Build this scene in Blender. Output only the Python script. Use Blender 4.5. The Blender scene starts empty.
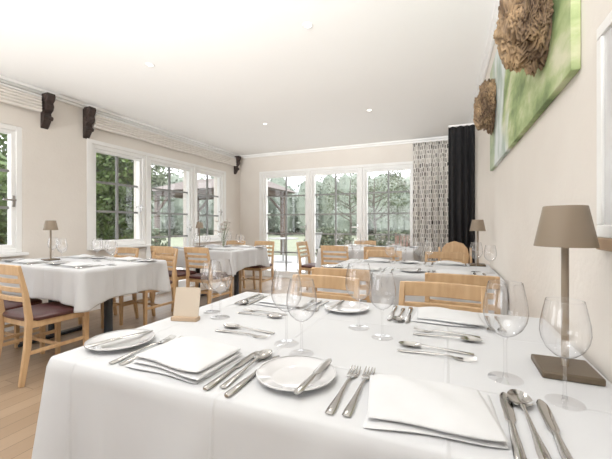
import bpy, bmesh, math, random
from mathutils import Vector, noise
random.seed(7)
PI=math.pi; R=math.radians
COL=bpy.context.scene.collection
TH=R(22.8)
# ---------------------------------------------------------------- materials
def mat(name,c,rough=.6,metal=0.,c2=None,scale=8.,bump=0.,bscale=60.,spec=None,stretch=None,coat=0.,detail=4.):
    m=bpy.data.materials.new(name); m.use_nodes=True; nt=m.node_tree; n=nt.nodes; l=nt.links
    b=n['Principled BSDF']; b.inputs['Roughness'].default_value=rough; b.inputs['Metallic'].default_value=metal
    if coat: b.inputs['Coat Weight'].default_value=coat
    if spec is not None: b.inputs['Specular IOR Level'].default_value=spec
    tc=n.new('ShaderNodeTexCoord'); mp=n.new('ShaderNodeMapping'); l.new(tc.outputs['Object'],mp.inputs['Vector'])
    if stretch: mp.inputs['Scale'].default_value=stretch
    nz=n.new('ShaderNodeTexNoise'); nz.inputs['Scale'].default_value=scale; nz.inputs['Detail'].default_value=detail
    l.new(mp.outputs['Vector'],nz.inputs['Vector'])
    cr=n.new('ShaderNodeValToRGB'); cr.color_ramp.elements[0].position=.35; cr.color_ramp.elements[1].position=.65
    if c2 is None: c2=tuple(x*.95 for x in c)
    cr.color_ramp.elements[0].color=(*c2,1); cr.color_ramp.elements[1].color=(*c,1)
    l.new(nz.outputs['Fac'],cr.inputs['Fac']); l.new(cr.outputs['Color'],b.inputs['Base Color'])
    if bump:
        n2=n.new('ShaderNodeTexNoise'); n2.inputs['Scale'].default_value=bscale; n2.inputs['Detail'].default_value=3
        l.new(mp.outputs['Vector'],n2.inputs['Vector'])
        bp=n.new('ShaderNodeBump'); bp.name='bmp'; bp.inputs['Strength'].default_value=bump; bp.inputs['Distance'].default_value=.01
        l.new(n2.outputs['Fac'],bp.inputs['Height']); l.new(bp.outputs['Normal'],b.inputs['Normal'])
    return m
M={}
M['wall']=mat('plaster_wall',(.77,.725,.67),.9,c2=(.745,.695,.64),scale=3,bump=.25,bscale=45)
M['ceil']=mat('ceiling_paint',(.95,.95,.94),.9,scale=2,c2=(.94,.94,.93))
M['white']=mat('white_paint',(.88,.88,.87),.45,scale=4)
M['bar']=mat('glazing_bar_backlit',(.23,.23,.225),.5)  # dark backlit look of the bars put into their base colour
M['cloth']=mat('tablecloth_linen',(.575,.585,.60),.85,c2=(.555,.565,.585),scale=5,bump=.25,bscale=8)
def creases(m):
    nt=m.node_tree; n=nt.nodes; l=nt.links; tc=n.new('ShaderNodeTexCoord'); sp=n.new('ShaderNodeSeparateXYZ'); l.new(tc.outputs['Object'],sp.inputs[0]); outs=[]
    for ax,per in (('X',.21),('Y',.19)):
        pp=n.new('ShaderNodeMath'); pp.operation='PINGPONG'; pp.inputs[1].default_value=per; l.new(sp.outputs[ax],pp.inputs[0])
        mr=n.new('ShaderNodeMapRange'); mr.interpolation_type='SMOOTHSTEP'; mr.inputs['From Min'].default_value=0; mr.inputs['From Max'].default_value=.007; mr.inputs['To Min'].default_value=1; mr.inputs['To Max'].default_value=0
        l.new(pp.outputs[0],mr.inputs['Value']); outs.append(mr)
    ad=n.new('ShaderNodeMath'); ad.operation='MAXIMUM'; l.new(outs[0].outputs[0],ad.inputs[0]); l.new(outs[1].outputs[0],ad.inputs[1])
    b2=n.new('ShaderNodeBump'); b2.inputs['Strength'].default_value=.7; b2.inputs['Distance'].default_value=.0025
    l.new(ad.outputs[0],b2.inputs['Height']); l.new(n['bmp'].outputs['Normal'],b2.inputs['Normal']); l.new(b2.outputs['Normal'],n['Principled BSDF'].inputs['Normal'])
creases(M['cloth'])
M['napkin']=mat('napkin_linen',(.63,.64,.655),.9,scale=10,bump=.18,bscale=14)
M['wood']=mat('beech_wood',(.62,.405,.215),.42,c2=(.52,.32,.16),scale=5,stretch=(6,6,1),coat=.15)
M['seat']=mat('burgundy_leather',(.06,.016,.016),.45,scale=20,bump=.1)
M['steel']=mat('polished_cutlery_steel',(.48,.47,.455),.15,1.,scale=6)
M['porcelain']=mat('white_porcelain',(.62,.62,.63),.1,scale=3,coat=.8)
M['lampm']=mat('taupe_lamp_metal',(.24,.185,.13),.5,.1,scale=5)
M['lampb']=mat('bronze_lamp_base',(.11,.08,.05),.45,.3,scale=5)
M['dark']=mat('dark_table_base',(.02,.03,.042),.5)
M['corbel']=mat('dark_carved_wood',(.035,.018,.014),.6,c2=(.016,.009,.007),scale=25,bump=.5)
M['burl']=mat('gnarled_burl_wood',(.36,.235,.12),.7,c2=(.11,.065,.035),scale=10,bump=.9,bscale=26,detail=8,stretch=(1,1,.6))
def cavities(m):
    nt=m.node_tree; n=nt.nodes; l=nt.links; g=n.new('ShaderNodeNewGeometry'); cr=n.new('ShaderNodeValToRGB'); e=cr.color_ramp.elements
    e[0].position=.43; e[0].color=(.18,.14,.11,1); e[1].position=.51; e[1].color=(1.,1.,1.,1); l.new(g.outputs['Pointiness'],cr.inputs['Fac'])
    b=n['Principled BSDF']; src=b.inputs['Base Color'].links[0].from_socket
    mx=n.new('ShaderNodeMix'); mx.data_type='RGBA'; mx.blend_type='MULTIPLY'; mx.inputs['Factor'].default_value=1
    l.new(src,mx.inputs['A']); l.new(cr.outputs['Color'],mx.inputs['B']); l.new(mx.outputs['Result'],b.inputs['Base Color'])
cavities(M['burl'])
M['blind']=mat('blind_fabric',(.82,.78,.73),.95,scale=10,bump=.15,bscale=18)
M['black']=mat('black_curtain_velvet',(.007,.007,.009),.95)
M['card']=mat('menu_card_paper',(.56,.47,.37),.8)
M['blk']=mat('card_block_wood',(.45,.32,.21),.6)
M['tan']=mat('tan_ledge_wood',(.34,.22,.13),.6)
M['leaf']=mat('hedge_leaves',(.12,.145,.09),.8,c2=(.075,.095,.055),scale=2)
M['ivy']=mat('ivy_leaves',(.12,.19,.045),.5,c2=(.045,.085,.018),scale=3)
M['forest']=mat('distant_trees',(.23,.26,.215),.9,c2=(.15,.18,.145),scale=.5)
M['lawn']=mat('lawn_grass',(.22,.24,.165),.9,c2=(.18,.20,.13),scale=1)
M['pave']=mat('patio_paving',(.52,.51,.49),.8,scale=1.5)
M['bark']=mat('tree_bark',(.10,.09,.075),.9,scale=12)
M['shelter']=mat('shelter_timber',(.09,.06,.045),.7,scale=6)
M['tile']=mat('roof_tiles',(.12,.095,.085),.8,scale=6)
M['patio']=mat('terracotta_paint',(.18,.09,.065),.6)
M['patiow']=mat('pale_garden_furniture',(.30,.30,.295),.6)
M['petal']=mat('pale_petals',(.76,.73,.68),.8,c2=(.68,.60,.56),scale=30)
M['stemg']=mat('flower_stems',(.22,.27,.16),.7)
def glassmat(name):
    m=bpy.data.materials.new(name); m.use_nodes=True; nt=m.node_tree; n=nt.nodes; l=nt.links
    n.remove(n['Principled BSDF']); o=n['Material Output']
    tr=n.new('ShaderNodeBsdfTransparent'); gl=n.new('ShaderNodeBsdfGlossy'); gl.inputs['Roughness'].default_value=.02
    gl.inputs['Color'].default_value=(1,1,1,1)
    lw=n.new('ShaderNodeLayerWeight'); lw.inputs['Blend'].default_value=.5
    cr=n.new('ShaderNodeValToRGB'); e=cr.color_ramp.elements; e[0].color=(.99,.99,.99,1); e[1].color=(.08,.08,.09,1)
    e[0].position=.0
    for p_,v_ in ((.45,.96),(.66,.85),(.85,.48)): x=e.new(p_); x.color=(v_,v_,v_*1.01,1)
    l.new(lw.outputs['Facing'],cr.inputs['Fac']); l.new(cr.outputs['Color'],tr.inputs['Color'])
    c3=n.new('ShaderNodeValToRGB'); e=c3.color_ramp.elements; e[0].position=0; e[0].color=(.10,)*3+(1,); e[1].position=1; e[1].color=(.75,)*3+(1,)
    for p_,v_ in ((.5,.13),(.8,.32)): x=e.new(p_); x.color=(v_,v_,v_,1)
    l.new(lw.outputs['Facing'],c3.inputs['Fac'])
    mx=n.new('ShaderNodeMixShader'); l.new(c3.outputs['Color'],mx.inputs['Fac'])
    l.new(tr.outputs[0],mx.inputs[1]); l.new(gl.outputs[0],mx.inputs[2]); l.new(mx.outputs[0],o.inputs['Surface'])
    return m
M['glass']=glassmat('wine_glass_crystal')
def panemat():
    m=bpy.data.materials.new('window_glass'); m.use_nodes=True; nt=m.node_tree; n=nt.nodes; l=nt.links
    n.remove(n['Principled BSDF']); tr=n.new('ShaderNodeBsdfTransparent'); gl=n.new('ShaderNodeBsdfGlossy'); gl.inputs['Roughness'].default_value=.02
    mx=n.new('ShaderNodeMixShader'); mx.inputs[0].default_value=.03
    l.new(tr.outputs[0],mx.inputs[1]); l.new(gl.outputs[0],mx.inputs[2]); l.new(mx.outputs[0],n['Material Output'].inputs['Surface'])
    return m
M['pane']=panemat()
def floormat():
    m=mat('oak_plank_floor',(.6,.4,.23),.35); nt=m.node_tree; n=nt.nodes; l=nt.links; b=n['Principled BSDF']
    tc=n.new('ShaderNodeTexCoord'); mp=n.new('ShaderNodeMapping'); mp.inputs['Rotation'].default_value=(0,0,PI/2)
    br=n.new('ShaderNodeTexBrick'); br.inputs['Scale'].default_value=1; br.inputs['Brick Width'].default_value=.9; br.inputs['Row Height'].default_value=.11
    br.inputs['Mortar Size'].default_value=.002; br.inputs['Color1'].default_value=(.37,.26,.17,1); br.inputs['Color2'].default_value=(.30,.205,.13,1); br.inputs['Mortar'].default_value=(.13,.085,.05,1)
    l.new(tc.outputs['Object'],mp.inputs['Vector']); l.new(mp.outputs[0],br.inputs['Vector'])
    nz=n.new('ShaderNodeTexNoise'); nz.inputs['Scale'].default_value=4; mp2=n.new('ShaderNodeMapping'); mp2.inputs['Scale'].default_value=(12,1,1)
    l.new(tc.outputs['Object'],mp2.inputs['Vector']); l.new(mp2.outputs[0],nz.inputs['Vector'])
    mx=n.new('ShaderNodeMix'); mx.data_type='RGBA'; mx.blend_type='MULTIPLY'; mx.inputs['Factor'].default_value=.3
    l.new(br.outputs['Color'],mx.inputs['A'])
    cr=n.new('ShaderNodeValToRGB'); cr.color_ramp.elements[0].color=(.6,.6,.6,1); cr.color_ramp.elements[1].color=(1,1,1,1)
    l.new(nz.outputs['Fac'],cr.inputs['Fac']); l.new(cr.outputs['Color'],mx.inputs['B'])
    l.new(mx.outputs['Result'],b.inputs['Base Color']); return m
M['floor']=floormat()
def curtmat():
    m=mat('patterned_curtain_fabric',(.8,.76,.7),.95); nt=m.node_tree; n=nt.nodes; l=nt.links; b=n['Principled BSDF']
    tc=n.new('ShaderNodeTexCoord'); sp=n.new('ShaderNodeSeparateXYZ'); cb=n.new('ShaderNodeCombineXYZ')
    nz=n.new('ShaderNodeTexNoise'); nz.inputs['Scale'].default_value=14; nz.inputs['Detail'].default_value=1; l.new(tc.outputs['Object'],nz.inputs['Vector'])
    va=n.new('ShaderNodeVectorMath'); va.operation='MULTIPLY_ADD'; va.inputs[1].default_value=(.02,.02,.06); l.new(nz.outputs['Color'],va.inputs[0]); l.new(tc.outputs['Object'],va.inputs[2])
    l.new(va.outputs[0],sp.inputs[0]); l.new(sp.outputs['X'],cb.inputs['X']); l.new(sp.outputs['Z'],cb.inputs['Y'])
    br=n.new('ShaderNodeTexBrick'); br.inputs['Scale'].default_value=1; br.inputs['Brick Width'].default_value=.036; br.inputs['Row Height'].default_value=.075; br.inputs['Mortar Size'].default_value=.009
    br.inputs['Mortar Smooth'].default_value=.1; br.offset=.35
    br.inputs['Color1'].default_value=(.05,.047,.045,1); br.inputs['Color2'].default_value=(.66,.63,.58,1); br.inputs['Mortar'].default_value=(.76,.73,.69,1)
    l.new(cb.outputs[0],br.inputs['Vector']); l.new(br.outputs['Color'],b.inputs['Base Color']); return m
M['curt']=curtmat()
def paintmat():
    m=mat('landscape_canvas',(.3,.4,.1),.75); nt=m.node_tree; n=nt.nodes; l=nt.links; b=n['Principled BSDF']
    tc=n.new('ShaderNodeTexCoord')
    nz=n.new('ShaderNodeTexNoise'); nz.inputs['Scale'].default_value=3.2; nz.inputs['Detail'].default_value=7; nz.inputs['Roughness'].default_value=.6
    mpp=n.new('ShaderNodeMapping'); mpp.inputs['Scale'].default_value=(1,.8,1.6); l.new(tc.outputs['Object'],mpp.inputs[0])
    l.new(mpp.outputs[0],nz.inputs['Vector'])
    cr=n.new('ShaderNodeValToRGB'); e=cr.color_ramp.elements
    e[0].position=.36; e[0].color=(.13,.19,.07,1); e[1].position=.66; e[1].color=(.64,.64,.45,1)
    x=e.new(.46); x.color=(.26,.35,.14,1); x=e.new(.55); x.color=(.42,.50,.24,1)
    l.new(nz.outputs['Fac'],cr.inputs['Fac'])
    sp=n.new('ShaderNodeSeparateXYZ'); l.new(tc.outputs['Object'],sp.inputs[0])
    n2=n.new('ShaderNodeTexNoise'); n2.inputs['Scale'].default_value=3.; n2.inputs['Detail'].default_value=6; l.new(tc.outputs['Object'],n2.inputs['Vector'])
    ad=n.new('ShaderNodeMath'); ad.operation='MULTIPLY_ADD'; ad.inputs[1].default_value=.7; l.new(n2.outputs['Fac'],ad.inputs[0]); l.new(sp.outputs['Y'],ad.inputs[2])
    mr=n.new('ShaderNodeMapRange'); mr.inputs['From Min'].default_value=.2; mr.inputs['From Max'].default_value=1.6; l.new(ad.outputs[0],mr.inputs['Value'])
    c2=n.new('ShaderNodeValToRGB'); q=c2.color_ramp.elements; q[0].position=0; q[0].color=(0,0,0,1); q[1].position=1; q[1].color=(.5,.5,.5,1)
    l.new(mr.outputs[0],c2.inputs['Fac'])
    z=q.new(.22); z.color=(.0,.0,.0,1); z=q.new(.32); z.color=(.9,.9,.9,1); z=q.new(.55); z.color=(.95,.95,.95,1); z=q.new(.68); z.color=(.3,.3,.3,1)
    n3=n.new('ShaderNodeTexNoise'); n3.inputs['Scale'].default_value=5; n3.inputs['Detail'].default_value=6; mp=n.new('ShaderNodeMapping'); mp.inputs['Scale'].default_value=(1,1.2,.7)
    l.new(tc.outputs['Object'],mp.inputs[0]); l.new(mp.outputs[0],n3.inputs['Vector'])
    c3=n.new('ShaderNodeValToRGB'); c3.color_ramp.elements[0].position=.36; c3.color_ramp.elements[0].color=(.36,.46,.41,1); c3.color_ramp.elements[1].position=.56; c3.color_ramp.elements[1].color=(.72,.77,.78,1)
    l.new(n3.outputs['Fac'],c3.inputs['Fac'])
    mx=n.new('ShaderNodeMix'); mx.data_type='RGBA'; l.new(c2.outputs['Color'],mx.inputs['Factor']); l.new(cr.outputs['Color'],mx.inputs['A']); l.new(c3.outputs['Color'],mx.inputs['B'])
    l.new(mx.outputs['Result'],b.inputs['Base Color']); return m
M['paint']=paintmat()
def emat(name,c,s):
    m=bpy.data.materials.new(name); m.use_nodes=True; b=m.node_tree.nodes['Principled BSDF']
    b.inputs['Base Color'].default_value=(*c,1); b.inputs['Emission Color'].default_value=(*c,1); b.inputs['Emission Strength'].default_value=s; return m
M['bulb']=emat('downlight_glow',(1,.95,.85),3.)
# ---------------------------------------------------------------- mesh builder
class MB:
    def __init__(s): s.v=[]; s.f=[]
    def box(s,x0,x1,y0,y1,z0,z1):
        i=len(s.v); s.v+=[(x0,y0,z0),(x1,y0,z0),(x1,y1,z0),(x0,y1,z0),(x0,y0,z1),(x1,y0,z1),(x1,y1,z1),(x0,y1,z1)]
        s.f+=[tuple(i+k for k in q) for q in ((0,3,2,1),(4,5,6,7),(0,1,5,4),(1,2,6,5),(2,3,7,6),(3,0,4,7))]; return s
    def loft(s,rings,cap=True):
        i=len(s.v); n=len(rings[0])
        for r in rings: s.v+=[tuple(p) for p in r]
        for a in range(len(rings)-1):
            for k in range(n):
                s.f.append((i+a*n+k,i+a*n+(k+1)%n,i+(a+1)*n+(k+1)%n,i+(a+1)*n+k))
        if cap:
            s.f.append(tuple(i+k for k in range(n))[::-1]); e=i+(len(rings)-1)*n; s.f.append(tuple(e+k for k in range(n)))
        return s
    def tube(s,pts,rad,n=8,rect=False,ref=(0,0,1)):
        P=[Vector(p) for p in pts]; rings=[]
        for k,p in enumerate(P):
            t=(P[min(k+1,len(P)-1)]-P[max(k-1,0)]).normalized(); a=t.cross(Vector(ref))
            if a.length<1e-3: a=t.cross(Vector((1,0,0)))
            a.normalize(); b=a.cross(t)
            r=rad[k] if isinstance(rad,(list,)) else rad
            ra,rb=(r if isinstance(r,tuple) else (r,r))
            if rect: rings.append([p+a*ra*u+b*rb*w for u,w in ((-1,-1),(1,-1),(1,1),(-1,1))])
            else: rings.append([p+a*ra*math.cos(2*PI*j/n)+b*rb*math.sin(2*PI*j/n) for j in range(n)])
        return s.loft(rings)
    def lathe(s,prof,n=24,c=(0,0,0),cap=False):
        return s.loft([[(c[0]+r*math.cos(2*PI*j/n),c[1]+r*math.sin(2*PI*j/n),c[2]+z) for j in range(n)] for r,z in prof],cap)
    def ell(s,secs,n=10):
        return s.loft([[(w*math.cos(2*PI*j/n),y,z+t*math.sin(2*PI*j/n)) for j in range(n)] for y,z,w,t in secs])
    def build(s,name,m,parent=None,bevel=0,smooth=True,loc=None,ang=38):
        me=bpy.data.meshes.new(name); me.from_pydata(s.v,[],s.f); bm=bmesh.new(); bm.from_mesh(me)
        bmesh.ops.recalc_face_normals(bm,faces=bm.faces); bm.to_mesh(me); bm.free()
        me.materials.append(M[m])
        if smooth:
            me.polygons.foreach_set('use_smooth',[True]*len(me.polygons)); me.set_sharp_from_angle(angle=R(ang))
        o=bpy.data.objects.new(name,me); COL.objects.link(o); o.parent=parent
        if loc: o.location=loc
        if bevel:
            md=o.modifiers.new('bevel','BEVEL'); md.width=bevel; md.segments=2; md.limit_method='ANGLE'
        return o
def tag(o,label,cat,group=None):
    o['label']=label; o['category']=cat
    if group: o['group']=group
    return o
def thing(name,label,cat,loc=(0,0,0),rz=0,group=None):
    o=bpy.data.objects.new(name,None); o.empty_display_size=.1; COL.objects.link(o); o.location=loc; o.rotation_euler=(0,0,rz)
    return tag(o,label,cat,group)
def struct(o): o['kind']='structure'; return o
used=set()
def put(proto,loc,rz,label,group=None,sc=None,cat=None):
    if proto.name not in used: used.add(proto.name); r=proto
    else:
        r=proto.copy(); COL.objects.link(r)
        for ch in list(proto.children):
            c=ch.copy(); COL.objects.link(c); c.parent=r
            for g in ch.children:
                d=g.copy(); COL.objects.link(d); d.parent=c
    r.location=loc; r.rotation_euler=(0,0,rz); r['label']=label
    r.scale=(sc,sc,sc) if sc else (1,1,1)
    if group: r['group']=group
    return r
# ---------------------------------------------------------------- room shell
XL,XR,YB,YN,ZC=-4.17,.35,6.2,-2.2,2.6
struct(MB().box(XL-.25,XR+.2,YN-.25,YB+.25,-.1,0).build('floor','floor',smooth=False))
struct(MB().box(XL-.25,XR+.2,YN-.25,YB+.25,ZC,ZC+.15).build('ceiling','ceil',smooth=False))
struct(MB().box(XR,XR+.2,YN-.25,YB+.25,0,ZC).build('wall_right','wall',smooth=False))
def wall(name,axis,a0,a1,b0,b1,ops):
    m=MB(); cur=b0
    def bx(p,q,z0,z1):
        if q-p<1e-4 or z1-z0<1e-4: return
        if axis=='y': m.box(a0,a1,p,q,z0,z1)
        else: m.box(p,q,a0,a1,z0,z1)
    for (p,q,z0,z1) in ops: bx(cur,p,0,ZC); bx(p,q,0,z0); bx(p,q,z1,ZC); cur=q
    bx(cur,b1,0,ZC); return struct(m.build(name,'wall',smooth=False))
WT=2.13
lops=[(-1.6,-.2,.8,WT),(.75,2.12,.8,WT),(2.87,3.71,.8,WT),(3.75,4.75,0,WT),(4.79,5.62,.8,WT)]
wall('wall_left','y',XL-.25,XL,YN-.25,YB+.25,lops)
bops=[(-3.62,-2.55,0,2.17),(-2.52,-1.49,0,2.17),(-1.46,-.52,0,2.17)]
wall('wall_far','x',YB,YB+.25,XL,XR,bops)
nops=[(-3.4,-1.2,.8,2.0)]
wall('wall_near','x',YN-.25,YN,XL,XR,nops)
def window(name,axis,base,p,q,z0,z1,cols,rows,door=False,handle=True,inward=1):
    e=bpy.data.objects.new(name,None); COL.objects.link(e); struct(e)
    def mk(parts,nm,mt,bev=0):
        m=MB()
        for (u0,u1,t0,t1,a,b) in parts:
            t0_,t1_=sorted((base+t0*inward,base+t1*inward))
            if axis=='y': m.box(t0_,t1_,u0,u1,a,b)
            else: m.box(u0,u1,t0_,t1_,a,b)
        return m.build(nm,mt,e,bevel=bev,smooth=False)
    w=.05
    mk([(p,p+w,-.04,.075,z0,z1),(q-w,q,-.04,.075,z0,z1),(p+w,q-w,-.04,.075,z1-w,z1),(p+w,q-w,-.04,.075,z0,z0+(.05 if not door else .03))],'window_frame','white',.004)
    s=.035; a,b,c,d=p+w,q-w,z0+(.05 if not door else .03),z1-w
    bot=.10 if door else s
    mk([(a,a+s,-.02,.05,c,d),(b-s,b,-.02,.05,c,d),(a+s,b-s,-.02,.05,d-s,d),(a+s,b-s,-.02,.05,c,c+bot)],'sash','white',.003)
    ia,ib,ic,id_=a+s,b-s,c+bot,d-s
    bars=[]
    for k in range(1,cols):
        u=ia+(ib-ia)*k/cols; bars.append((u-.015,u+.015,-.014,.014,ic,id_))
    for k in range(1,rows):
        z=id_-(id_-ic)*k/rows; bars.append((ia,ib,-.012,.012,z-.014,z+.014))
    mk(bars,'glazing_bars','bar')
    mk([(ia,ib,-.003,.003,ic,id_)],'pane','pane')
    if handle:
        hz=1.05 if door else 1.35
        mk([(b-s+.006,b-.006,.05,.06,hz-.07,hz+.05),(b-s+.01,b-.01,.06,.095,hz-.008,hz+.008),(b-s-.09,b-.01,.085,.098,hz-.009,hz+.009)],'handle','steel',.002)
    if not door: mk([(p-.02,q+.02,0,.16,z0-.03,z0)],'window_sill','white',.004)
FX=XL-.08
window('window_1','y',FX,.75,2.12,.8,WT,3,3)
window('window_2','y',FX,2.87,3.71,.8,WT,2,3)
window('door_1','y',FX,3.75,4.75,0,WT,2,5,True)
window('window_3','y',FX,4.79,5.62,.8,WT,2,3)
window('added_window_left','y',FX,-1.6,-.2,.8,WT,3,3)  # unseen left window behind the camera, added to let in sky light
FY=YB+.08
window('door_2','x',FY,-3.62,-2.55,0,2.17,2,5,True,True,-1)
window('door_3','x',FY,-2.52,-1.49,0,2.17,2,5,True,True,-1)
window('door_4','x',FY,-1.46,-.52,0,2.17,2,5,True,False,-1)
window('added_window_near','x',YN-.08,-3.4,-1.2,.8,2.0,3,1,False,False,1)  # unseen rear window, added so sky light floods in behind the camera
struct(MB().box(XL,XL+.012,2.81,2.87,.77,WT+.05).box(XL,XL+.012,5.62,5.68,.77,WT+.05).box(XL,XL+.012,2.87,5.62,WT,WT+.05).box(XL,XL+.012,3.71,3.75,0,WT).box(XL,XL+.012,4.75,4.79,0,WT).build('trim_4','white',bevel=.003))
struct(MB().box(-3.68,-3.62,YB-.012,YB,0,2.22).box(-.52,-.46,YB-.012,YB,0,2.22).box(-3.62,-.52,YB-.012,YB,2.17,2.22).box(-2.55,-2.52,YB-.012,YB,0,2.17).box(-1.49,-1.46,YB-.012,YB,0,2.17).build('trim_5','white',bevel=.003))
struct(MB().box(XL,XL+.05,YN,YB,ZC-.035,ZC).box(XL,XL+.025,YN,YB,ZC-.065,ZC-.035).build('trim_1','ceil',bevel=.008))
struct(MB().box(XL+.05,XR-.05,YB-.05,YB,ZC-.035,ZC).box(XL+.05,XR-.05,YB-.025,YB,ZC-.065,ZC-.035).build('trim_2','ceil',bevel=.008))
struct(MB().box(XR-.05,XR,YN,YB,ZC-.035,ZC).box(XR-.025,XR,YN,YB,ZC-.065,ZC-.035).build('trim_3','ceil',bevel=.008))
struct(MB().box(XR-.015,XR,YN,YB,0,.08).build('baseboard_right','white'))
struct(MB().box(XL,XL+.015,YN,3.70,0,.08).box(XL,XL+.015,4.80,YB,0,.08).build('baseboard_left','white'))
# ---------------------------------------------------------------- ceiling lights
dl=thing('ceiling_downlight','','ceiling light')
MB().lathe([(.026,0),(.028,-.004),(.037,-.005),(.04,0)],28).build('trim_ring','white',dl)
MB().lathe([(.001,-.001),(.026,-.001)],28).build('lens','bulb',dl)
for x,y,w_ in ((-.97,2.34,'nearest, right of centre'),(-2.58,2.34,'nearer the left windows, front row'),(-.94,4.38,'back row, right'),(-2.5,4.37,'back row, left')):
    put(dl,(x,y,ZC),0,'small round recessed ceiling spot, '+w_,'ceiling downlights')
for x,y,e in ((-.97,2.34,24),(-2.58,2.34,44),(-.94,4.38,52),(-2.5,4.37,52),(-2.58,.2,24),(-.6,.1,8)):
    L=bpy.data.lights.new('downlight_lamp','SPOT'); L.energy=e; L.color=(1,.95,.88); L.spot_size=R(140); L.spot_blend=1; L.shadow_soft_size=.1
    o=bpy.data.objects.new('downlight_lamp',L); COL.objects.link(o); o.location=(x,y,ZC-.03)
# added fill spots behind the camera, thrown up to brighten the ceiling
for lx,ly,tx,ty,tz,e in ((-.2,-1.8,-.4,2.8,4.1,430),(-.95,-1.7,-1.3,3.6,4.0,600),(-3.3,-1.6,-2.8,3.2,4.1,480)):
    L=bpy.data.lights.new('added_ceiling_fill','SPOT'); L.energy=e; L.color=(1,.99,.97); L.spot_size=R(72); L.spot_blend=1; L.shadow_soft_size=.11
    o=bpy.data.objects.new('added_ceiling_fill',L); COL.objects.link(o); o.location=(lx,ly,1.4)
    o.rotation_euler=(Vector((tx,ty,tz))-Vector((lx,ly,1.4))).to_track_quat('-Z','Y').to_euler()
# ---------------------------------------------------------------- blinds on carved brackets
def corbel(y,label):
    prof=[(0,0),(.13,0),(.14,-.03),(.13,-.07),(.10,-.10),(.115,-.14),(.10,-.18),(.06,-.21),(.075,-.26),(.06,-.30),(.02,-.36),(0,-.38)]
    m=MB(); m.loft([[(a,yy,z) for a,z in prof] for yy in (-.04,.04)])
    for zz,rr in ((-.05,.035),(-.155,.03),(-.265,.026)):
        m.lathe([(.001,-.05),(rr,-.05),(rr,.05),(.001,.05)],14)
        for k in range(len(m.v)-56,len(m.v)):
            v=m.v[k]; m.v[k]=(v[0]+.075 if zz>-.1 else v[0]+.06, v[2], zz+v[1])
    o=m.build('wall_bracket','corbel',loc=(XL,y,2.55),bevel=.004)
    tag(o,label,'bracket','carved brackets above the left windows')
corbel(2.33,'dark carved wooden bracket at the end of the left blind')
corbel(2.80,'dark carved wooden bracket beside the blind over the middle window')
corbel(6.0,'dark carved wooden bracket near the back left corner')
def blind(y0,y1,label):
    t=thing('roman_blind',label,'blind',(XL,0,0),0,'gathered blinds over the left windows')
    MB().box(.0,.07,y0,y1,2.49,2.512).build('headrail','white',t,bevel=.004)
    m=MB(); N=int((y1-y0)/.03); r=random.Random(3)
    for k in range(5):
        z=2.472-k*.031; rings=[]; ph=r.uniform(0,6)
        for i in range(N+1):
            y=y0+.01+(y1-y0-.02)*i/N; s=.003*math.sin(y*5+ph); sag=-.008*abs(math.sin(y*2.6))*(k/4)
            rings.append([(.055+s+.005*k*.4+.028*math.cos(2*PI*j/10), y, z+sag+.0175*math.sin(2*PI*j/10)) for j in range(10)])
        m.loft(rings)
    m.build('gathered_fabric','blind',t)
blind(.6,2.27,'cream gathered roman blind at the left edge of the view')
blind(2.86,5.94,'long cream gathered roman blind over the middle window and glass door')
# ---------------------------------------------------------------- curtains
def curtain(x0,x1,y,folds,amp,m_,label,z0=.02,z1=2.5):
    t=thing('curtain',label,'curtain',((x0+x1)/2,y,0)); w=x1-x0; N=folds*14; rows=14
    m=MB(); vv=[]
    for r in range(rows+1):
        z=z1-(z1-z0)*r/rows; a=amp*(.7+.3*r/rows)
        for i in range(N+1):
            u=i/N; vv.append((-w/2+w*u, a*math.sin(2*PI*folds*u+.12*math.sin(r*.5)+ .6*math.sin(u*9)), z))
    m.v=vv; m.f=[(r*(N+1)+i,r*(N+1)+i+1,(r+1)*(N+1)+i+1,(r+1)*(N+1)+i) for r in range(rows) for i in range(N)]
    o=m.build('curtain_fabric',m_,t); md=o.modifiers.new('s','SOLIDIFY'); md.thickness=.003
    MB().box(-w/2,w/2,-.015,.015,z1,z1+.02).build('curtain_track','white',t)
curtain(-.54,.07,6.06,6,.045,'curt','cream and grey patterned curtain beside the glass doors')
curtain(.02,.338,4.85,4,.04,'black','plain black curtain in the right corner',z1=2.39)
# ---------------------------------------------------------------- right wall art
p=MB().box(-.012,.012,-.97,.97,-.4,.4).build('landscape_painting','paint',bevel=.003,loc=(XR-.013,2.14,1.93))
tag(p,'large unframed green landscape painting with pale waterfall on right wall','painting')
def burl(name,cx,cy,cz,ry,rz,rx,seed,label):
    bm=bmesh.new(); bmesh.ops.create_icosphere(bm,subdivisions=7,radius=1)
    for v in bm.verts:
        c=v.co.copy(); q=c*1.15+Vector((seed,seed*2,0)); w_=Vector((noise.noise(q*1.7),noise.noise(q*1.7+Vector((5,0,0))),noise.noise(q*1.7+Vector((0,9,0)))))*.35
        q2=q+w_; q3=Vector((q2.x,q2.y,q2.z*.6))
        r=.84+.46*noise.noise(q)
        r+=.26*abs(noise.noise(q2*1.9))
        r+=.13*abs(noise.noise(q3*4.2))
        r+=.10*(1-2*abs(noise.noise(q3*6.5)))**2
        r+=.03*noise.noise(q2*18)
        v.co=Vector((c.x*rx*r,c.y*ry*r,c.z*rz*r))
        if v.co.x>.044: v.co.x=.044
    me=bpy.data.meshes.new(name); bm.to_mesh(me); bm.free(); me.materials.append(M['burl'])
    for f in me.polygons: f.use_smooth=True
    o=bpy.data.objects.new(name,me); COL.objects.link(o); o.location=(cx,cy,cz); tag(o,label,'wood sculpture','gnarled wood pieces on the right wall')
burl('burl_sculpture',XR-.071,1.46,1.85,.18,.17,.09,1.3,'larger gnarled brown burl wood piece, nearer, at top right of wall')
burl('burl_sculpture',XR-.071,2.85,1.97,.20,.18,.085,5.7,'smaller-looking gnarled burl wood piece farther along the right wall')
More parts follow.
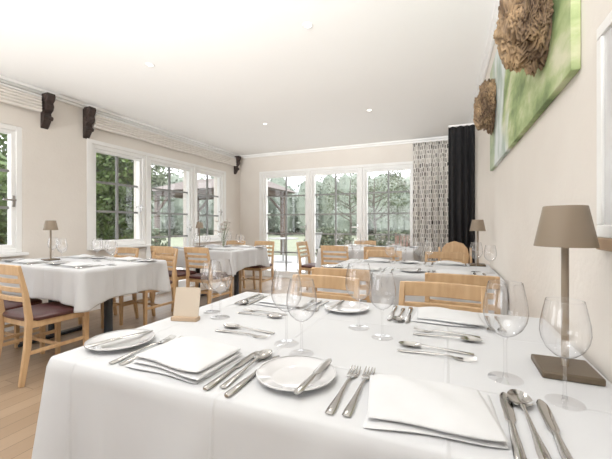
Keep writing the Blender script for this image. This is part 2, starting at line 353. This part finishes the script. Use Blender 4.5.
t=thing('wall_frame','white framed pale panel at the right edge of the wall','picture frame',(XR,.8,1.06))
MB().box(-.012,0,-.25,.235,0,.03).box(-.012,0,-.25,.235,.48,.51).box(-.012,0,-.25,-.22,.03,.48).box(-.012,0,.205,.235,.03,.48).build('frame','white',t,bevel=.003)
MB().box(-.006,0,-.22,.205,.03,.48).build('panel','porcelain',t)
MB().box(-.014,0,-.25,.235,-.03,0).build('ledge','tan',t,bevel=.004)
# ---------------------------------------------------------------- tables and cloths
def cloth(x0,x1,y0,y1,drop,seed,label,xmax=None,extra=.05,zt=.752):
    rnd=random.Random(seed); cx,cy=(x0+x1)/2,(y0+y1)/2; rc=.010; per=[]
    def edge(ax,ay,bx,by,nx,ny):
        L=math.hypot(bx-ax,by-ay); n=int(L/.012)
        for i in range(n):
            u=(i+.5)/n; d=min(u,1-u)*L; per.append((ax+(bx-ax)*u,ay+(by-ay)*u,nx,ny,d))
    def arc(ox,oy,a0):
        for i in range(7):
            a=a0+PI/2*i/6; per.append((ox+rc*math.cos(a),oy+rc*math.sin(a),math.cos(a),math.sin(a),0))
    edge(x0+rc,y0,x1-rc,y0,0,-1); arc(x1-rc,y0+rc,-PI/2); edge(x1,y0+rc,x1,y1-rc,1,0); arc(x1-rc,y1-rc,0)
    edge(x1-rc,y1,x0+rc,y1,0,1); arc(x0+rc,y1-rc,PI/2); edge(x0,y1-rc,x0,y0+rc,-1,0); arc(x0+rc,y0+rc,PI)
    m=MB(); rings=[]
    for s in (.02,.3,.6,.85,.97): rings.append([(cx+(a-cx)*s,cy+(b-cy)*s,zt) for a,b,nx,ny,d in per])
    rings.append([(a-nx*.004,b-ny*.004,zt-.0005) for a,b,nx,ny,d in per])
    rings.append([(a,b,zt-.004) for a,b,nx,ny,d in per])
    ph=[rnd.uniform(0,6) for _ in range(5)]; J=18; acc=0; pos=[]
    for k,(a,b,nx,ny,d) in enumerate(per):
        if k: acc+=math.hypot(a-per[k-1][0],b-per[k-1][1])
        pos.append(acc)
    for j in range(1,J+1):
        f=j/J; ring=[]
        for k,(a,b,nx,ny,d) in enumerate(per):
            c=math.exp(-(d/.045)**2); s=pos[k]
            wv=.5+.5*math.sin(s*17+ph[0]+1.5*math.sin(s*4+ph[1])+.6*f); wv=wv**3
            wf=.5+.5*math.sin(s*43+ph[4]+2*math.sin(s*7)); wf=wf**4
            w2=math.exp(-((d-.10)/.03)**2)
            off=.005+f*(.024*wv*(1-c)+.008*wf+.042*c-.012*w2)
            ca=math.exp(-(d/.12)**2)
            X=a+nx*off; Y=b+ny*off; Z=zt-.004-(drop+extra*ca+.003*math.sin(s*6+ph[3]))*f
            if xmax: X=min(X,xmax)
            ring.append((X,Y,Z))
        rings.append(ring)
    m.loft(rings,False)
    n=len(per); m.f.append(tuple(range(n)))
    o=m.build('tablecloth','cloth',ang=70); md=o.modifiers.new('s','SOLIDIFY'); md.thickness=.0015; md.offset=1
    tag(o,label,'tablecloth','white tablecloths'); return o
def table(x0,x1,y0,y1,label):
    t=thing('dining_table',label,'table',((x0+x1)/2,(y0+y1)/2,0),0,'dining tables under cloths'); hx,hy=(x1-x0)/2-.004,(y1-y0)/2-.004
    MB().box(-hx,hx,-hy,hy,.715,.7475).build('tabletop','wood',t,bevel=.004)
    for s in (-1,1):
        l=MB().tube([(s*hx*.6,0,.03),(s*hx*.6,0,.715)],.035,16).build('leg','dark',t)
        MB().box(s*hx*.6-.035,s*hx*.6+.035,-.3,.3,0,.03).build('foot','dark',l,bevel=.008)
T={'main':(-.938,.325,.535,1.45),'two':(-.88,.325,2.35,3.25),'three':(-1.7,-.4,4.5,5.4),'four':(-3.72,-2.55,3.6,4.5),'five':(-3.8,-2.49,1.65,2.45)}
TN={'main':'the front table','two':'the second table by right wall','three':'the table before the glass doors','four':'the middle table at back left','five':'the left window table'}
for i,(k,(a,b,c,d)) in enumerate(T.items()):
    table(a,b,c,d,'rectangular dark-legged dining table under the white cloth, '+TN[k])
    cloth(a,b,c,d,.27 if k=='main' else .245,i+3,'white linen tablecloth draped over '+TN[k],xmax=XR-.012 if b>.3 else None)
# ---------------------------------------------------------------- chairs
def make_chair(name,round_back=False):
    t=thing(name,'','chair')
    for s in (-1,1):
        MB().tube([(s*.185,.19,0),(s*.185,.19,.42)],[(.014,.014),(.019,.019)],rect=True,ref=(0,1,0)).build('leg','wood',t,bevel=.004)
    top=.82
    for s in (-1,1):
        MB().tube([(s*.18,-.235,0),(s*.18,-.20,.25),(s*.18,-.19,.45),(s*.178,-.21,.62),(s*.175,-.25,top-.005)],[(.014,.015),(.016,.019),(.016,.02),(.014,.016),(.012,.012)],rect=True,ref=(0,1,0)).build('leg','wood',t,bevel=.004)
    def rail(zc,h,y,bow,nm,th=.009,x=.172):
        pts=[];rd=[]
        for i in range(13):
            u=-1+2*i/12; pts.append((u*x,y-bow*(1-u*u),zc+ (.003*(1-u*u) if h>.03 else 0))); rd.append((th,h))
        return MB().tube(pts,rd,rect=True).build(nm,'wood',t,bevel=.003)
    if round_back:
        prof=[(-.19,.62),(.19,.62),(.2,.72),(.18,.80),(.12,.86),(0,.89),(-.12,.86),(-.18,.80),(-.2,.72)]
        MB().loft([[(x*.8,-.235-(z-.62)*.15+dy,z) for x,z in prof] for dy in (-.011,.011)]).build('backrest','wood',t,bevel=.004)
    else:
        rail(.783,.034,-.245,.018,'top_rail',x=.185)
        rail(.708,.016,-.23,.017,'slat'); rail(.645,.016,-.216,.016,'slat'); rail(.58,.016,-.205,.015,'slat')
    MB().box(-.19,.19,-.18,-.16,.38,.43).box(-.17,.17,.18,.2,.38,.43).box(-.195,-.175,-.18,.18,.38,.43).box(.175,.195,-.18,.18,.38,.43).build('seat_frame','wood',t,bevel=.003)
    m=MB(); rings=[]
    for zz,ins in ((.425,.0),(.432,-.004),(.448,-.004),(.458,.006),(.463,.03),(.465,.08)):
        ring=[]
        for k in range(40):
            a=2*PI*k/40; ca,sa=math.cos(a),math.sin(a); e=.35
            ring.append(((.205-ins)*math.copysign(abs(ca)**e,ca),.005+(.2-ins)*math.copysign(abs(sa)**e,sa),zz))
        rings.append(ring)
    m.loft(rings).build('seat','seat',t)
    for s in (-1,1): MB().box(s*.185-.008,s*.185+.008,-.19,.18,.2,.225).build('stretcher','wood',t,bevel=.002)
    MB().box(-.177,.177,-.01,.006,.2,.225).build('stretcher','wood',t,bevel=.002)
    return t
ch=make_chair('dining_chair'); G='light wooden dining chairs'
chairs=[(-.60,1.43,PI,'far left side of the front table, back to the second table'),
(-.03,1.43,PI,'far right side of the front table'),
(-.62,2.26,0,'near left side of the second table by right wall'),
(.08,2.28,0,'near right side of the second table by right wall'),
(-.62,3.38,PI,'far left side of the second table by right wall'),
(-.02,3.38,PI,'far right side of the second table by right wall'),
(-2.81,1.575,0,'near side of left window table, burgundy seat fully in view'),
(-3.34,1.56,0,'near side of left window table, cut by left edge'),
(-3.07,2.76,PI,'far side of left window table, nearer the room centre'),
(-3.53,2.62,PI,'far side of left window table, against the window'),
(-2.80,3.48,0,'near right side of the middle table at back left'),
(-3.36,3.48,0,'near left side of the middle table at back left'),
(-2.83,4.68,PI,'far right side of the middle table at back left'),
(-3.38,4.66,PI,'far left side of the middle table at back left'),
(-1.93,5.0,-PI/2,'left end of the table before the glass doors'),
(-1.35,4.42,0,'near left side of the table before the glass doors'),
(-.78,4.42,0,'near right side of the table before the glass doors'),
(-1.3,5.52,PI,'far left side of the table before the glass doors')]
for x,y,r,w_ in chairs: put(ch,(x,y,0),r+random.uniform(-.04,.04),'light wood slatted chair, '+w_,G)
rc_=make_chair('dining_chair',True); put(rc_,(.09,4.28,0),PI,'light wood chair with solid rounded back by the black curtain')
# ---------------------------------------------------------------- tableware prototypes
def glass_proto():
    t=thing('wine_glass','','wine glass')
    MB().lathe([(.001,.0035),(.006,.0035),(.02,.002),(.034,.0012),(.0345,.0004)],32).build('foot','glass',t)
    MB().lathe([(.006,.004),(.0042,.009),(.0034,.02),(.0030,.07),(.0036,.085),(.006,.092)],16).build('stem','glass',t)
    MB().lathe([(.001,.0905),(.006,.092),(.019,.098),(.033,.111),(.041,.128),(.044,.144),(.0425,.165),(.038,.188),(.0335,.210),(.0331,.2112),(.0326,.2106),(.0330,.2085)],40).build('bowl','glass',t)
    return t
GL=glass_proto()
def fork_proto(name='dinner_fork'):
    t=thing(name,'','fork')
    MB().ell([(-.1,.003,.003,.0015),(-.098,.003,.008,.002),(-.08,.0035,.0085,.0022),(-.03,.006,.0045,.0022),(.02,.0075,.003,.0022),(.045,.006,.0035,.002)]).build('handle','steel',t)
    m=MB(); m.ell([(.045,.006,.0035,.002),(.054,.0035,.009,.0014),(.062,.0025,.0125,.0012),(.072,.0025,.0125,.0012),(.0735,.0026,.0125,.001)])
    for k in range(4):
        x=-.0104+k*.00695
        m.tube([(x,.072,.0026),(x,.09,.004),(x*.97,.103,.0075),(x*.95,.106,.009)],[(.0019,.0011),(.0018,.001),(.0013,.0008),(.0006,.0005)],6)
    m.build('tines','steel',t); return t
def spoon_proto(name='table_spoon'):
    t=thing(name,'','spoon')
    MB().ell([(-.1,.003,.003,.0015),(-.098,.003,.008,.002),(-.08,.0035,.0085,.0022),(-.03,.006,.0045,.0022),(.02,.0085,.003,.0022),(.048,.0105,.0045,.0015)]).build('handle','steel',t)
    m=MB(); rings=[]
    for off in (0,1):
        for r in ((.02,.3,.6,.85,1) if off==0 else (1,.85,.6,.3,.02)):
            rings.append([(.0205*r*math.cos(a)*(1-.12*math.sin(a)),.077+.034*r*math.sin(a),(.0015+.0085*r*r)+(-.0012 if off else 0)) for a in [2*PI*j/24 for j in range(24)]])
    m.loft(rings).build('spoon_bowl','steel',t); return t
def knife_proto(name='table_knife',s=1.):
    t=thing(name,'','knife')
    MB().ell([(-.11*s,.004,.005,.003),(-.105*s,.0045,.0085,.0035),(-.06*s,.0045,.0075,.0035),(-.02*s,.0045,.0055,.0035),(0,.0045,.0048,.003)]).build('handle','steel',t)
    MB().ell([(-.001,.0045,.0046,.0022),(.008*s,.004,.0085,.0012),(.07*s,.004,.010,.001),(.095*s,.004,.0088,.0009),(.108*s,.004,.0046,.0006),(.112*s,.004,.001,.0004)]).build('blade','steel',t); return t
FK=fork_proto(); SP=spoon_proto(); KN=knife_proto(); BK=knife_proto('butter_knife',.82)
PL=thing('side_plate','','plate')
MB().lathe([(.001,.004),(.05,.004),(.055,.0055),(.060,.0095),(.0855,.0145),(.087,.0155),(.0865,.0135),(.066,.0075),(.055,.002),(.045,0),(.001,0)],48).build('dish','porcelain',PL)
MB().lathe([(.0842,.0158),(.0845,.0166),(.087,.0166),(.0878,.0152)],48).build('rim_line','porcelain',PL)
def napkin_mesh(seed,ths,puff0):
    rnd=random.Random(seed); m=MB(); base=0.
    N,K=30,36
    for L,th in enumerate(ths):
        top=L==len(ths)-1; sx=.108-.003*L; sy=.09-.004*L; puff=puff0 if top else .001
        rings=[]; dx=rnd.uniform(-.004,.004); sk=rnd.uniform(-.07,.07)
        for i in range(N+1):
            u=-1+2*i/N; ring=[]; eu=(1-abs(u)**5)
            for k in range(K):
                a=2*PI*k/K; c,s_=math.cos(a),math.sin(a)
                v=math.copysign(abs(c)**.55,c); zz=math.copysign(abs(s_)**.9,s_)
                half=th*.5*(.35+.65*eu)
                lift=0
                if s_>0: lift=puff*(1-u*u)*(1-v*v*.85)*(1+.4*math.sin(u*4+v*3+seed))
                ring.append((u*sx+dx+sk*v*sy, v*sy*(.93+.07*eu)+.0045*math.sin(u*3+seed+L)+sk*u*sx*.5, base+half+zz*half+max(lift,0)+(th*.5-half)*L*.4))
            rings.append(ring)
        m.loft(rings); base+=th*.93
    return m
NP=[napkin_mesh(1,(.010,.010,.011),.011).build('folded_napkin','napkin',ang=80),napkin_mesh(2,(.0095,.0105),.010).build('folded_napkin','napkin',ang=80)]
for q in NP: q['category']='napkin'
ZT=.7536
GR={'glass':'wine glasses','nap':'folded napkins','fork':'forks','knife':'knives','spoon':'spoons','plate':'side plates','bk':'butter knives'}
def setting(tk,cx,ye,side,place,gl=None,des=None,nap_rot=0.,full=True,plate=True,nap=1,bk=(.045,-.05),px=-.275):
    base=0 if side>0 else PI; rnd=random.Random(int(cx*100)*31+int(ye*100))
    where=place+' place, '+TN[tk]
    def at(x,y): return (cx+side*x,ye+side*y,ZT)
    put(NP[nap],at(0,.15),base+nap_rot,'folded white napkin, '+where,GR['nap'])
    gl=gl or [(.15,.34),(.235,.295)]
    put(GL,at(*gl[0]),0,'wine glass farther from the edge, '+where,GR['glass'])
    if len(gl)>1: put(GL,at(*gl[1]),0,'slightly smaller wine glass, '+where,GR['glass'],.92)
    put(KN,at(.13,.155),base+rnd.uniform(-.04,.04),'inner silver knife right of napkin, '+where,GR['knife'])
    if full: put(SP,at(.158,.165),base+rnd.uniform(-.04,.04),'silver spoon between knives, '+where,GR['spoon'])
    put(KN,at(.19,.15),base+rnd.uniform(-.04,.04),'outer silver knife right of napkin, '+where,GR['knife'])
    put(FK,at(-.132,.165),base+rnd.uniform(-.03,.03),'inner silver fork left of napkin, '+where,GR['fork'])
    put(FK,at(-.163,.16),base+rnd.uniform(-.03,.03),'outer silver fork left of napkin, '+where,GR['fork'])
    if plate:
        x=at(px,.17); put(PL,x,0,'white side plate left of forks, '+where,GR['plate'])
        put(BK,(x[0]+side*bk[0],x[1],ZT+.013),base+bk[1],'small silver knife on the side plate, '+where,GR['bk'])
    if full and des:
        put(FK,at(.0,des),base-PI/2,'silver dessert fork lying crosswise beyond napkin, '+where,GR['fork'],.92)
        put(SP,at(.005,des+.045),base+PI/2,'silver dessert spoon lying crosswise beyond napkin, '+where,GR['spoon'],.9)
setting('main',-.585,.5,1,'near left',gl=[(.167,.352),(.235,.303)],des=.37,nap_rot=-.06,nap=0,bk=(0,-.28),px=-.263)
setting('main',-.03,.5,1,'near right',gl=[(.148,.345),(.236,.275)],des=.42,nap_rot=.12,bk=(.045,-.04))
setting('main',-.64,1.45,-1,'far left',gl=[(.118,.45),(.195,.40)],des=.33)
setting('main',.0,1.45,-1,'far right',gl=[(.265,.375),(.178,.44)],des=.33,plate=False)
for tk in ('two','three','four','five'):
    a,b,c,d=T[tk]; q=(b-a)/4
    for sx,wx in ((a+q+.02,'left'),(b-q+.02,'right')):
        setting(tk,sx,c,1,'near '+wx,full=False)
        setting(tk,sx-.03,d,-1,'far '+wx,full=False,plate=(tk!='two' or wx=='left'))
# ---------------------------------------------------------------- flower vase
t=thing('flower_vase','pale flowers in a small glass vase on the middle table at back left','flower vase',(-3.02,4.06,ZT))
MB().lathe([(.001,.002),(.035,.002),(.042,.03),(.036,.09),(.026,.13),(.032,.15)],28).build('vase','glass',t)
sm=MB(); pm=MB(); r=random.Random(5)
for k in range(24):
    a=r.uniform(0,2*PI); rr=r.uniform(.02,.12); z=r.uniform(.22,.42); e=(rr*math.cos(a),rr*math.sin(a),z)
    sm.tube([(0.006*math.cos(a),.006*math.sin(a),.02),(e[0]*.4,e[1]*.4,z*.6),e],.0015,5)
    for tilt,R2 in ((.35,.036),(1.1,.026)):
        for j in range(6):
            b=2*PI*j/6+tilt; i=len(pm.v); p0=Vector(e); d=Vector((math.cos(b),math.sin(b),tilt))*R2; s_=Vector((-math.sin(b),math.cos(b),0))*R2*.5
            pm.v+=[tuple(p0),tuple(p0+d*.6+s_),tuple(p0+d),tuple(p0+d*.6-s_)]; pm.f.append((i,i+1,i+2,i+3))
sm.build('stems','stemg',t); pm.build('blossoms','petal',t,smooth=False)
# ---------------------------------------------------------------- table lamps
LP=thing('table_lamp','','table lamp')
MB().box(-.056,.056,-.056,.056,0,.016).build('base','lampb',LP,bevel=.004)
MB().tube([(0,0,.016),(0,0,.35)],.0075,16).build('stem','lampm',LP)
MB().lathe([(.058,.288),(.060,.2875),(.060,.289),(.042,.379),(.040,.38),(.001,.38),(.001,.378),(.040,.377),(.0565,.289),(.058,.288)],48).build('lamp_shade','lampm',LP)
MB().lathe([(.001,.345),(.03,.345),(.03,.352),(.001,.352)],24).build('light_disc','white',LP)
put(LP,(.249,.935,ZT),.0,'large taupe metal table lamp on the front table by the right wall','table lamps')
put(LP,(.235,3.1,ZT),0,'taupe table lamp on the second table along the right wall','table lamps')
put(LP,(-3.48,2.0,ZT),0,'taupe table lamp on the left window table','table lamps')
put(LP,(-3.45,4.05,ZT),0,'taupe table lamp on the middle table at back left','table lamps')
t=thing('menu_stand','tan card upright in small wooden block on the front table','menu card',(-.85,.925,ZT),R(14))
MB().box(-.048,.048,-.016,.016,0,.014).build('wooden_block','blk',t,bevel=.002)
m=MB().loft([[(-.047,-.002,.006),(.047,-.002,.006),(.047,.0015,.006),(-.047,.0015,.006)],[(-.047,.020,.112),(.047,.020,.112),(.047,.0235,.112),(-.047,.0235,.112)]]); m.build('card','card',t,smooth=False)
# ---------------------------------------------------------------- outside
struct(MB().box(-90,70,YB+.26,110,-.2,-.06).box(-90,XL-.26,-40,YB+.26,-.2,-.06).box(XL-.26,70,-40,YN-.26,-.2,-.06).build('ground','lawn',smooth=False))
struct(MB().box(-9,3,YB+.255,11,-.06,-.03).box(-8,XL-.255,-8,YB+.255,-.06,-.03).box(XL-.255,3,-8,YN-.255,-.06,-.03).build('patio','pave',smooth=False))
def leaves(m,c,r,n,s,rnd,shell=.55):
    for _ in range(n):
        d=Vector((rnd.gauss(0,1),rnd.gauss(0,1),rnd.gauss(0,1))).normalized()*(shell+(1-shell)*rnd.random())
        p=Vector((c[0]+d.x*r[0],c[1]+d.y*r[1],c[2]+d.z*r[2]))
        a=Vector((rnd.gauss(0,1),rnd.gauss(0,1),rnd.gauss(0,1))).normalized(); b=a.cross(Vector((rnd.gauss(0,1),rnd.gauss(0,1),rnd.gauss(0,1)))).normalized()
        k=s*rnd.uniform(.6,1.2); i=len(m.v)
        m.v+=[tuple(p-a*k),tuple(p+b*k*.55),tuple(p+a*k),tuple(p-b*k*.55)]; m.f.append((i,i+1,i+2,i+3))
rnd=random.Random(11)
m=MB()
for k in range(330):
    ang=R(rnd.uniform(-14,95)); d=rnd.uniform(34,62); h=rnd.uniform(1.8,4.2)+(d-34)*.07
    c=(-math.sin(ang)*d,math.cos(ang)*d+3,h*.8); rr=(rnd.uniform(1.1,2.2),rnd.uniform(1.1,2.0),h)
    leaves(m,c,rr,170,.26,rnd,.75)
    m.loft([[(c[0]+rr[0]*.85*math.cos(f)*math.cos(2*PI*j/10),c[1]+rr[1]*.85*math.cos(f)*math.sin(2*PI*j/10),c[2]+rr[2]*.85*math.sin(f)) for j in range(10)] for f in (-1.5,-.8,0,.5,1.,1.5)])
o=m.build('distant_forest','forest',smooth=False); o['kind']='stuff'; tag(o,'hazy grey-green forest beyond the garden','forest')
m=MB(); rings=[]
for d,z in ((64,-.5),(70,5),(82,10.),(100,13)):
    rings.append([(-math.sin(R(a))*d,math.cos(R(a))*d+3,z+1.2*math.sin(a*.13+d)) for a in range(-20,101,4)])
n_=len(rings[0])
for r_ in rings: m.v+=r_
m.f=[(a*n_+k,a*n_+k+1,(a+1)*n_+k+1,(a+1)*n_+k) for a in range(3) for k in range(n_-1)]
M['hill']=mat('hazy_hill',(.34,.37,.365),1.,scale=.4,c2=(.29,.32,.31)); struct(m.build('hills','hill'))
def tree(x,y,h,cr,label,dens=900,ls=.12,mt='leaf'):
    t=thing('garden_tree',label,'tree',(x,y,-.06),0,'trees in the garden'); r=random.Random(int(x*100+y*7)); m=MB(); lm=MB()
    m.tube([(0,0,0),(.05,.03,h*.3),(-.04,.05,h*.6),(.03,0,h*.9)],[.11,.085,.06,.02],8)
    for k in range(9):
        z=h*r.uniform(.3,.75); a=r.uniform(0,2*PI); L=cr*r.uniform(.6,1.)
        e=(L*math.cos(a),L*math.sin(a),z+L*r.uniform(.4,.9)); m.tube([(0,.03,z),(e[0]*.5,e[1]*.5,z+(e[2]-z)*.4),e],[.04,.025,.008],6)
        leaves(lm,e,(cr*.5,cr*.5,cr*.42),dens//9,ls,r,.1)
    m.build('trunk','bark',t); lm.build('foliage',mt,t,smooth=False)
tree(-3.1,15.5,3.6,1.3,'slender tree seen through the left glass door',1400,.06)
tree(-.2,17,3.2,1.2,'tree behind the right glass door near patterned curtain',2200,.07)
tree(-5.2,19,4.2,1.6,'thin-leaved tree between two glass doors',1400,.06)
tree(-14,11.5,4.2,1.8,'tree beyond the timber shelter, through the left windows',2200)
tree(-8.6,3.3,3.6,1.5,'dark leafy tree outside the left window',5200,.09,'ivy')
tree(-1.9,22,4.1,1.6,'tree standing farthest back in the garden',2000,.07)
def bush(nm,x,y,rx,ry,h,label,n=1500,ls=.08,mt='leaf',z0=0,cat='bush'):
    m=MB(); r=random.Random(int(x*31)); leaves(m,(0,0,z0+h/2),(rx,ry,h/2),n,ls,r,.3)
    m.tube([(0,0,-.0),(0,0,z0+h*.6)],[.06,.03],7)
    o=m.build(nm,mt,smooth=False,loc=(x,y,-.03)); tag(o,label,cat)
bush('ivy_column',-5.6,4.20,.66,.78,3.1,'bright green ivy-covered post outside the middle left window',13000,.055,'ivy',.15,'ivy')
bush('garden_bush',-6.0,2.45,.8,.7,2.3,'tall dark bush outside the left edge window',7000,.055,'ivy')
bush('garden_bush',-7.4,6.2,1.0,.7,1.2,'low bush behind the ivy outside the left window',2600,.06)
bush('garden_bush',-4.2,12.2,1.0,.6,1.05,'rounded bush behind the pale garden table',2500)
bush('garden_bush',-1.9,12.6,1.0,.6,.9,'low bush outside the centre glass door',2500)
bush('garden_bush',.4,12,1.0,.6,1.1,'bush outside the right glass door',2500)
t=thing('timber_shelter','brown timber garden shelter with tiled roof outside the back left corner','shelter',(-8,10.6,-.06))
for px in (-2.1,2.1):
    for py in (-1.1,1.1):
        q=MB().box(px-.07,px+.07,py-.07,py+.07,0,2.25).build('post','shelter',t)
        s=-1 if px>0 else 1
        MB().tube([(px,py,1.65),(px+s*.55,py,2.2)],[(.04,.04),(.04,.04)],rect=True).build('brace','shelter',t)
MB().box(-2.3,2.3,-1.18,-1.02,2.25,2.42).box(-2.3,2.3,1.02,1.18,2.25,2.42).box(-2.18,-2.02,-1.02,1.02,2.25,2.42).box(2.02,2.18,-1.02,1.02,2.25,2.42).build('beam','shelter',t)
m=MB(); m.v=[(-2.6,-1.5,2.4),(2.6,-1.5,2.4),(2.6,1.5,2.4),(-2.6,1.5,2.4),(-1.6,0,2.95),(1.6,0,2.95)]; m.f=[(0,1,5,4),(2,3,4,5),(1,2,5),(3,0,4),(3,2,1,0)]; m.build('roof','tile',t,smooth=False)
def patio_chair(x,y,rz,mt,label):
    t=thing('garden_chair',label,'garden chair',(x,y,-.03),rz,'garden chairs')
    for sx in (-1,1):
        MB().tube([(sx*.24,.22,0),(sx*.24,.22,.62)],.014,8,ref=(0,1,0)).build('leg',mt,t); MB().tube([(sx*.24,-.26,0),(sx*.24,-.2,.42),(sx*.24,-.32,.92)],.014,8,ref=(0,1,0)).build('leg',mt,t)
        MB().box(sx*.24-.02,sx*.24+.02,-.24,.24,.62,.64).build('armrest',mt,t)
    m=MB(); [m.box(-.23,.23,-.2+k*.07,-.145+k*.07,.41,.43) for k in range(6)]; m.build('seat',mt,t)
    m=MB(); [m.tube([(-.19+k*.075,-.2,.43),(-.19+k*.075,-.315,.9)],[(.022,.008)]*2,rect=True,ref=(0,1,0)) for k in range(6)]; m.build('backrest',mt,t)
patio_chair(-1.0,8.7,.3,'patio','terracotta brown garden chair outside the right glass door')
patio_chair(-3.75,9.1,PI/2-.2,'patiow','pale garden chair right of the pale garden table')
patio_chair(-5.35,9.0,-PI/2,'patiow','pale garden chair left of the pale garden table')
t=thing('garden_table','pale round garden table outside the left glass door','garden table',(-4.55,9.05,-.03))
MB().lathe([(.001,.70),(.45,.70),(.46,.715),(.45,.73),(.001,.73)],32).build('tabletop','patiow',t)
MB().lathe([(.28,0),(.28,.02),(.03,.05),(.03,.70)],20,cap=True).build('pedestal','patiow',t)
# ---------------------------------------------------------------- world, camera
w=bpy.data.worlds.new('overcast_sky'); bpy.context.scene.world=w; w.use_nodes=True
bg=w.node_tree.nodes['Background']; bg.inputs['Color'].default_value=(.96,.98,1,1); bg.inputs['Strength'].default_value=2.8
cam=bpy.data.cameras.new('camera'); co=bpy.data.objects.new('camera',cam); COL.objects.link(co); bpy.context.scene.camera=co
co.location=(0,0,1.09); co.rotation_euler=(PI/2,0,TH); cam.sensor_width=36; cam.lens=335/612*36; cam.shift_y=-4.5/612; cam.clip_start=.02; cam.clip_end=300
vs=bpy.context.scene.view_settings; vs.view_transform='Standard'; vs.look='None'; vs.exposure=.55; vs.gamma=1.12
